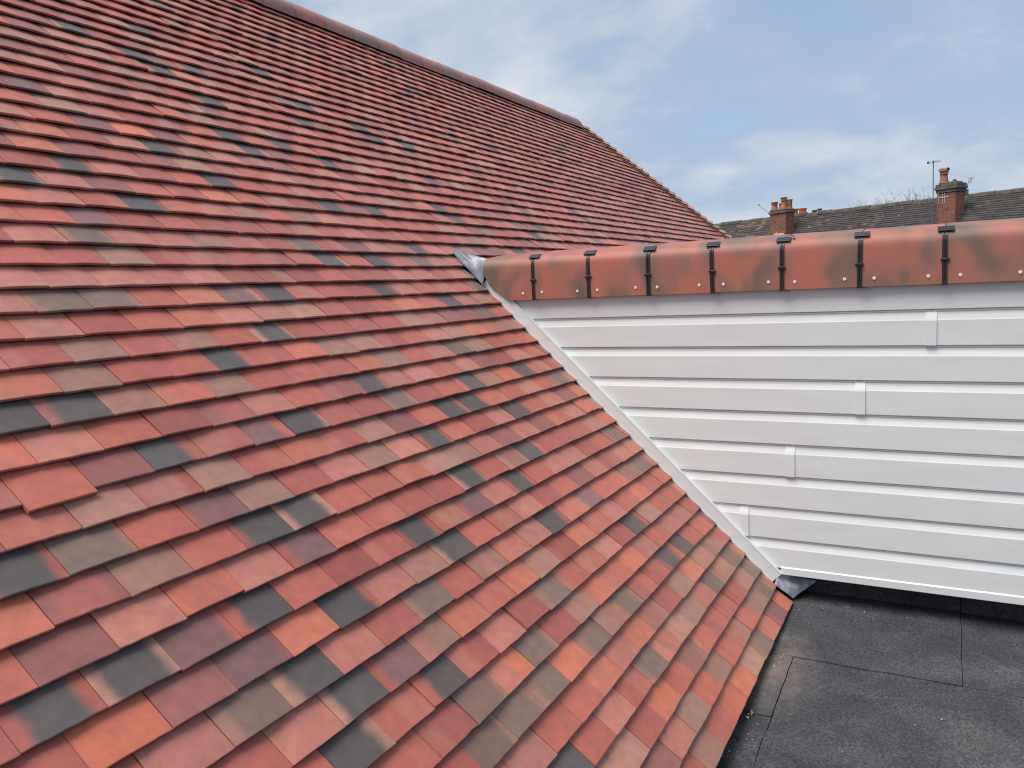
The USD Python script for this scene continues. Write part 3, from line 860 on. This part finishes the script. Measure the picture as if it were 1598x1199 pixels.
chip_red = plain('tile_chip_clay', (0.4, 0.13, 0.08), rough=0.8)
chip_pale = plain('pale_chip', (0.55, 0.5, 0.42), rough=0.8)
rch = random.Random(9)
for (x, y, size, mat, lab, ct) in ((-0.975, -0.018, 0.027, chip_red, 'orange broken tile chip lying on the felt beside the eaves', 'tile chip'),
                                   (-0.985, -0.008, 0.012, chip_pale, 'tiny white mortar crumb touching the orange tile chip', 'mortar crumb'),
                                   (-1.01, -0.012, 0.012, chip_pale, 'white mortar flake just nearer the viewer than the orange tile chip', 'mortar crumb'),
                                   (-0.831, -0.55, 0.009, chip_red, 'small pinkish pebble alone in the middle of the felt', 'pebble'),
                                   (-0.762, -0.631, 0.010, chip_pale, 'pale yellow pebble on open felt, the one farthest from the eaves', 'pebble')):
    m = chip(rch, size); m.apply_translation([x, y, float(fz(x, y)) + 0.001])
    put('tile_chip' if ct == 'tile chip' else 'mortar_crumb' if ct == 'mortar crumb' else 'pebble', m, mat, label=lab, cat=ct)
grit = {0: [], 1: []}
for k in range(470):
    if k < 330:
        x = rch.choice([rch.uniform(-1.3, 0.05), rch.gauss(-0.45, 0.25)]); y = 0.01 - abs(rch.gauss(0, 0.05))
    elif k < 430:
        x = 0.02 + rch.gauss(0, 0.03); y = -0.03 - rch.expovariate(7)
    else:
        x = rch.uniform(-1.6, 0.1); y = rch.uniform(-1.1, 0)
    if x > 0.15:
        continue
    m = chip(rch, rch.choice([0.002, 0.003, 0.003, 0.0045, 0.006]), 0.7); m.apply_translation([x, y, float(fz(x, y)) + 0.0005])
    grit[0 if rch.random() < 0.45 else 1].append(m)
put('red_grit', cat(grit[0]), chip_red, label='fine red clay grit scattered along the eaves', cat='grit', kind='stuff')
put('pale_grit', cat(grit[1]), chip_pale, label='fine pale mortar grit scattered along the eaves', cat='grit', kind='stuff')

# ---------------------------------------------------------------- the terrace beyond
O = np.array([21.69883779, -0.6387597, 3.53654]); E1 = np.array([-0.40053528, -0.91628134, 0.0]); N1 = np.array([-0.91628134, 0.40053528, 0.0])
FP = math.radians(38)


def far(a, b, z):
    a, b, z = np.broadcast_arrays(a, b, z)
    return O * [1, 1, 0] + a[..., None] * E1 + b[..., None] * N1 + z[..., None] * np.array([0, 0, 1.0])


def far_mesh(m, yaw=0.0, pivot=(0, 0)):
    """a mesh modelled in (a, b, z) moved into the world"""
    v = np.array(m.vertices)
    if yaw:
        c, s_ = math.cos(yaw), math.sin(yaw); q = v[:, :2] - pivot
        v[:, :2] = np.c_[q[:, 0] * c - q[:, 1] * s_, q[:, 0] * s_ + q[:, 1] * c] + pivot
    w = trimesh.Trimesh(far(v[:, 0], v[:, 1], v[:, 2]), np.array(m.faces), process=False)
    if w.is_watertight and w.volume < 0:
        w.invert()
    return w


def terrace_house(a0, a1, label, slate, rnd, ridge_label=None):
    h = thing('terrace_house', label, 'house', 'terraced houses behind the dormer')
    depth = 4.2; rz = 3.50; L = depth / math.cos(FP); n = int(L / 0.1)
    for s in (1, -1):                                        # two slopes of stepped courses
        V, F, UV = [], [], []
        for k in range(n):
            u0, u1 = L - k * 0.1, L - (k + 1) * 0.1             # measured down from the ridge
            k0 = len(V)
            for (u, lift) in ((u0, 0.012), (u1, 0.0), (u0, 0.012), (u0, 0.0)):
                pass
            segs = 24
            for q in range(segs + 1):
                a = a0 + (a1 - a0) * q / segs
                wob = 0.05 * math.sin(a * 1.1 + 1.0) * math.sin(math.pi * min(u0 / L, 1)) * 0.4 + rnd.gauss(0, 0.002)
                for (u, lift) in ((u0, 0.0), (u0, 0.014), (u1, 0.0)):
                    V.append(far(a, s * (u * math.cos(FP)), rz - u * math.sin(FP) + lift + wob)); UV.append((a, k * 0.1 + (0.001 if u == u0 else 0.099)))
            for q in range(segs):
                i = k0 + q * 3
                F += [[i, i + 3, i + 4, i + 1], [i + 1, i + 4, i + 5, i + 2]]
        m = put('roof_slope', (np.array(V), np.array(F)), slate, h)
        UsdGeom.PrimvarsAPI(m).CreatePrimvar('st', Sdf.ValueTypeNames.TexCoord2fArray, 'vertex').Set(Vt.Vec2fArray.FromNumpy(np.array(UV, np.float32)))
    w = trimesh.creation.box([a1 - a0, 2 * depth - 0.5, 1.0])
    zt = rz - depth * math.tan(FP)
    w = trimesh.creation.extrude_polygon(Polygon([(-depth + 0.25, -2.8), (depth - 0.25, -2.8), (depth - 0.25, zt + 0.1), (0, rz - 0.06), (-depth + 0.25, zt + 0.1)]), a1 - a0 - 0.004)
    v = np.array(w.vertices); w = trimesh.Trimesh(np.c_[v[:, 2] + a0 + 0.002, v[:, 0], v[:, 1]], w.faces, process=False)
    put('wall', far_mesh(w), masonry, h)
    a = a0
    while a < a1 - 0.05:
        b = min(a + 0.42, a1); dz = rnd.gauss(0, 0.008)
        m = trimesh.creation.extrude_polygon(Polygon([(-0.12, -0.08), (-0.09, 0.0), (-0.04, 0.03), (0.04, 0.03), (0.09, 0.0), (0.12, -0.08)]), b - a - 0.012)
        v = np.array(m.vertices)
        put('ridge_tile', far_mesh(trimesh.Trimesh(np.c_[v[:, 2] + a, v[:, 0], v[:, 1] + rz + dz], m.faces, process=False)), concrete_ridge, h)
        a = b
    return h


def brick_stack(a0, a1, b0, b1, z0, z1, rnd, skip=()):
    """courses of real bricks round a mortar core, in (a, b, z)"""
    bricks = []; zc_ = z0; k = 0
    while zc_ < z1 - 0.03:
        for (p0, p1, fixed, ax) in ((a0, a1, b1, 0), (b0, b1, a1, 1), (a0, a1, b0, 2), (b0, b1, a0, 3)):
            p = p0 - (0.11 if k % 2 else 0.0)
            while p < p1 - 0.02:
                q0, q1 = max(p, p0), min(p + 0.215, p1)
                if q1 - q0 > 0.03:
                    o = rnd.gauss(0, 0.002); zt = zc_ + rnd.gauss(0, 0.001)
                    if ax == 0: bricks.append(box(q0, q1, fixed - 0.05, fixed + o, zt, zt + 0.063))
                    if ax == 2: bricks.append(box(q0, q1, fixed - o, fixed + 0.05, zt, zt + 0.063))
                    if ax == 1: bricks.append(box(fixed - 0.05, fixed + 0.002 + o, q0, q1, zt, zt + 0.063))
                    if ax == 3: bricks.append(box(fixed - 0.002 - o, fixed + 0.05, q0, q1, zt, zt + 0.063))
                p += 0.226
        zc_ += 0.074; k += 1
    core = box(a0 + 0.008, a1 - 0.008, b0 + 0.008, b1 - 0.008, z0 - 0.3, z1 - 0.01)
    return cat(bricks), core


def pot(r, h, kind):
    if kind == 'roll':
        prof = [(r * 1.25, 0), (r * 1.2, h * .1), (r * .98, h * .3), (r * .88, h * .62), (r * .9, h * .68), (r * 1.08, h * .7), (r * 1.08, h * .76), (r * .92, h * .78), (r * .95, h * .86), (r * 1.15, h * .9), (r * 1.2, h * .96), (r * 1.12, h), (r * .8, h), (r * .75, h * .6), (0, h * .6)]
    else:
        prof = [(r * 1.05, 0), (r, h * .05), (r * .95, h * .75), (r * 1.0, h * .8), (r * 1.12, h * .84), (r * 1.14, h * .96), (r * 1.06, h), (r * .82, h), (r * .8, h * .5), (0, h * .5)]
    return lathe([(0, 0)] + prof, 22)


rt = random.Random(31)
house_l = terrace_house(-19, -4.74, 'terraced house left of the near chimney pair, ochre lichen on its dark tiles', slate_l, rt)
house_m = terrace_house(-4.74, 0.36, 'terraced house with brown old tiled roof between the two brick chimneys', slate_m, rt)
house_r = terrace_house(0.36, 8.5, 'terraced house with smooth dark grey roof right of the tall pole aerial', slate_r, rt)

YAW_L, YAW_R = math.radians(9), math.radians(9)
# left chimney
pv = (-4.74, 1.0)
ch = put('chimney', far_mesh(brick_stack(-5.06, -4.42, 0.62, 1.0, 2.3, 3.52, rt)[0], YAW_L, pv), brick_red, house_l)
put('mortar_core', far_mesh(brick_stack(-5.06, -4.42, 0.62, 1.0, 2.3, 3.52, rt)[1], YAW_L, pv), mortar, ch)
put('chimney_cap', far_mesh(cat([box(-5.10, -4.38, 0.58, 1.04, 3.52, 3.60, 0.01), box(-5.08, -4.40, 0.60, 1.02, 3.603, 3.655, 0.02)]), YAW_L, pv), sooty, ch)
put('render_patch', far_mesh(cat([box(-4.92, -4.50, 0.985, 1.008, 2.83, 2.90, 0.004), box(-4.82, -4.79, 0.985, 1.007, 2.903, 2.97)]), YAW_L, pv), chip_pale, ch)
for (a, b, r, h, k) in ((-4.965, 0.9, 0.098, 0.25, 'roll'), (-4.62, 0.86, 0.09, 0.36, 'roll'), (-4.52, 0.72, 0.085, 0.29, 'straight'), (-4.82, 0.72, 0.09, 0.2, 'straight')):
    m = pot(r, h, k); m.apply_translation([a, b, 3.655]); put('chimney_pot', far_mesh(m, YAW_L, pv), pot_clay, ch, smooth=40)
# right chimney
pv = (0.36, 1.0)
bs = brick_stack(0.11, 0.63, 0.62, 1.0, 2.3, 3.56, rt)
ch = put('chimney', far_mesh(bs[0], YAW_R, pv), brick_red, house_r)
put('mortar_core', far_mesh(bs[1], YAW_R, pv), mortar, ch)
put('chimney_cap', far_mesh(cat([box(0.085, 0.655, 0.595, 1.025, 3.56, 3.635, 0.006), box(0.055, 0.685, 0.565, 1.055, 3.638, 3.71, 0.008), box(0.075, 0.665, 0.585, 1.035, 3.713, 3.785, 0.008), box(0.13, 0.60, 0.64, 0.98, 3.787, 3.83, 0.015)]), YAW_R, pv), sooty, ch)
m = pot(0.1, 0.36, 'roll'); m.apply_translation([0.19, 0.84, 3.80]); pt_ = put('chimney_pot', far_mesh(m, YAW_R, pv), pot_clay, ch, smooth=40)
hood = half_round(-0.115, 0.115, 0, 0, 0.07, 0.012, a0=0.0, n=10); hood.apply_translation([0.19, 0.84, 4.155])
put('pot_hood', far_mesh(hood, YAW_R, pv), pot_clay, pt_)
m = lathe([(0, 0), (0.05, 0), (0.055, 0.03), (0.03, 0.07), (0, 0.075)], 14); m.apply_translation([0.47, 0.82, 3.828]); put('flue_cowl', far_mesh(m, YAW_R, pv), sooty, ch, smooth=40)
put('flashing_strap', far_mesh(cat([box(a, a + 0.012, 1.004, 1.012, 3.28, 3.62) for a in (0.15, 0.26, 0.315)] + [box(0.17, 0.45, 1.004, 1.013, 3.43, 3.452)]), YAW_R, pv), pale_metal, ch)
put('junction_box', far_mesh(box(0.64, 0.74, 0.55, 0.7, 3.46, 3.62, 0.01), 0, pv), aerial_grey, ch)

# pots of a stack behind the ridge
rear = thing('chimney_stack', 'low stack behind the ridge carrying two bright orange pots, right of the left chimney', 'chimney')
put('stack', far_mesh(box(-6.0, -5.2, -1.85, -1.2, 1.8, 3.56, 0.01)), masonry, rear)
for (a, r, z, mat) in ((-5.755, 0.118, 3.84, pot_red), (-5.44, 0.122, 3.83, pot_red)):
    m = pot(r, 0.28, 'straight'); m.apply_translation([a, -1.5, z - 0.28]); put('chimney_pot', far_mesh(m), mat, rear, smooth=40)
rear = thing('chimney_stack', 'two small grey pot tops behind the ridge, just right of the orange pots', 'chimney')
put('stack', far_mesh(box(-5.13, -4.65, -1.85, -1.2, 1.8, 3.46, 0.01)), masonry, rear)
for (a, r, z) in ((-5.0, 0.075, 3.72), (-4.81, 0.068, 3.75)):
    m = pot(r, 0.28, 'straight'); m.apply_translation([a, -1.5, z - 0.28]); put('chimney_pot', far_mesh(m), sooty, rear, smooth=40)

# aerials
ae = thing('pole_aerial', 'tall grey pole aerial strapped to the left side of the right chimney', 'aerial')
put('pole', far_mesh(tube([(0.075, 1.1, 2.7), (0.072, 1.1, 3.5), (0.062, 1.1, 4.41)], 0.0135, 8)), aerial_grey, ae)
put('boom', far_mesh(cat([tube([(-0.09, 1.1, 4.395), (0.235, 1.1, 4.385)], 0.008), box(-0.095, -0.05, 1.08, 1.12, 4.36, 4.42, 0.006), box(0.04, 0.085, 1.075, 1.125, 4.375, 4.42, 0.006)])), aerial_grey, ae)
for (p, q) in (((0.08, 1.1, 4.41), (0.235, 1.1, 4.408)), ((0.235, 1.1, 4.41), (0.235, 1.1, 4.36)), ((-0.1, 1.1, 4.36), (0.2, 1.1, 4.352))):
    put('element', far_mesh(tube([p, q], 0.0045)), aerial_grey, ae)
ae = thing('panel_aerial', 'small pale panel aerial on an angled arm right of the right chimney', 'aerial')
put('arm', far_mesh(tube([(0.5, 0.3, 3.52), (0.53, 0.3, 3.63), (0.62, 0.3, 3.81)], 0.008)), aerial_grey, ae)
put('panel', far_mesh(box(0.605, 0.69, 0.27, 0.3, 3.81, 3.965, 0.006)), pale_metal, ae)
put('feed_arm', far_mesh(tube([(0.68, 0.3, 3.88), (0.77, 0.32, 3.95)], 0.006)), aerial_grey, ae)
ae = thing('rod_aerial', 'thin bent rod aerial leaning left from the left chimney', 'aerial')
put('rod', far_mesh(tube([(-5.06, 0.75, 3.55), (-5.406, 0.6, 3.66), (-5.68, 0.6, 3.86), (-5.70, 0.6, 3.91)], 0.008)), aerial_grey, ae)
put('tip', far_mesh(box(-5.745, -5.695, 0.58, 0.62, 3.9, 3.93, 0.004)), aerial_grey, ae)

# bare trees behind the ridge
def bare_tree(base, top, spread, seed, label):
    r = random.Random(seed)
    t = thing('bare_tree', label, 'tree', 'bare trees behind the terrace')
    trunk_top = base + (top - base) * 0.74
    put('trunk', tube([base, base + (top - base) * 0.22 + [0.05, 0.03, 0], trunk_top], [0.16, 0.12, 0.09], 8), bark, t)
    out = []

    def grow(p, d, length, rad, depth):
        pts = [p]; q = p
        for s in range(3):
            d = d + np.array([r.gauss(0, 0.16), r.gauss(0, 0.16), r.gauss(0.05, 0.08)]); d = d / np.linalg.norm(d)
            q = q + d * length / 3; pts.append(q)
        out.append(tube(pts, np.linspace(rad, rad * 0.6, 4), 4))
        if depth:
            for k in range(r.choice([2, 3, 3])):
                b = pts[r.choice([1, 2, 3])]
                nd = d + np.array([r.gauss(0, 0.55), r.gauss(0, 0.55), r.gauss(0.1, 0.3)]); nd /= np.linalg.norm(nd)
                grow(b, nd, length * r.uniform(0.55, 0.8), max(rad * 0.55, 0.0028), depth - 1)
    H = np.linalg.norm(top - base)
    for k in range(18):
        d = np.array([r.gauss(0, spread), r.gauss(0, spread), 1.0]); d /= np.linalg.norm(d)
        grow(trunk_top - [0, 0, r.uniform(0, 0.8)], d, H * 0.115, 0.022, 5)
    m = cat(out)
    zt = np.sort(m.vertices[:, 2])[-200]
    m.apply_translation([0, 0, -trunk_top[2]]); m.apply_scale([1, 1, (top[2] - trunk_top[2]) / (zt - trunk_top[2])]); m.apply_translation([0, 0, trunk_top[2]])
    put('branches', m, bark, t)


for (a, zt, sp, sd, lab) in ((-5.55, 4.78, 0.5, 3, 'tallest bare twiggy tree top showing over the ridge between the chimneys'),
                             (-6.75, 4.5, 0.55, 8, 'lower bare tree top over the ridge, left of the tallest one'),
                             (-4.65, 4.42, 0.5, 13, 'bare tree top over the ridge next to the pole aerial')):
    b = far(a, -9.0, -2.8); tp = far(a, -9.0, zt)
    bare_tree(b, tp, sp, sd, lab)
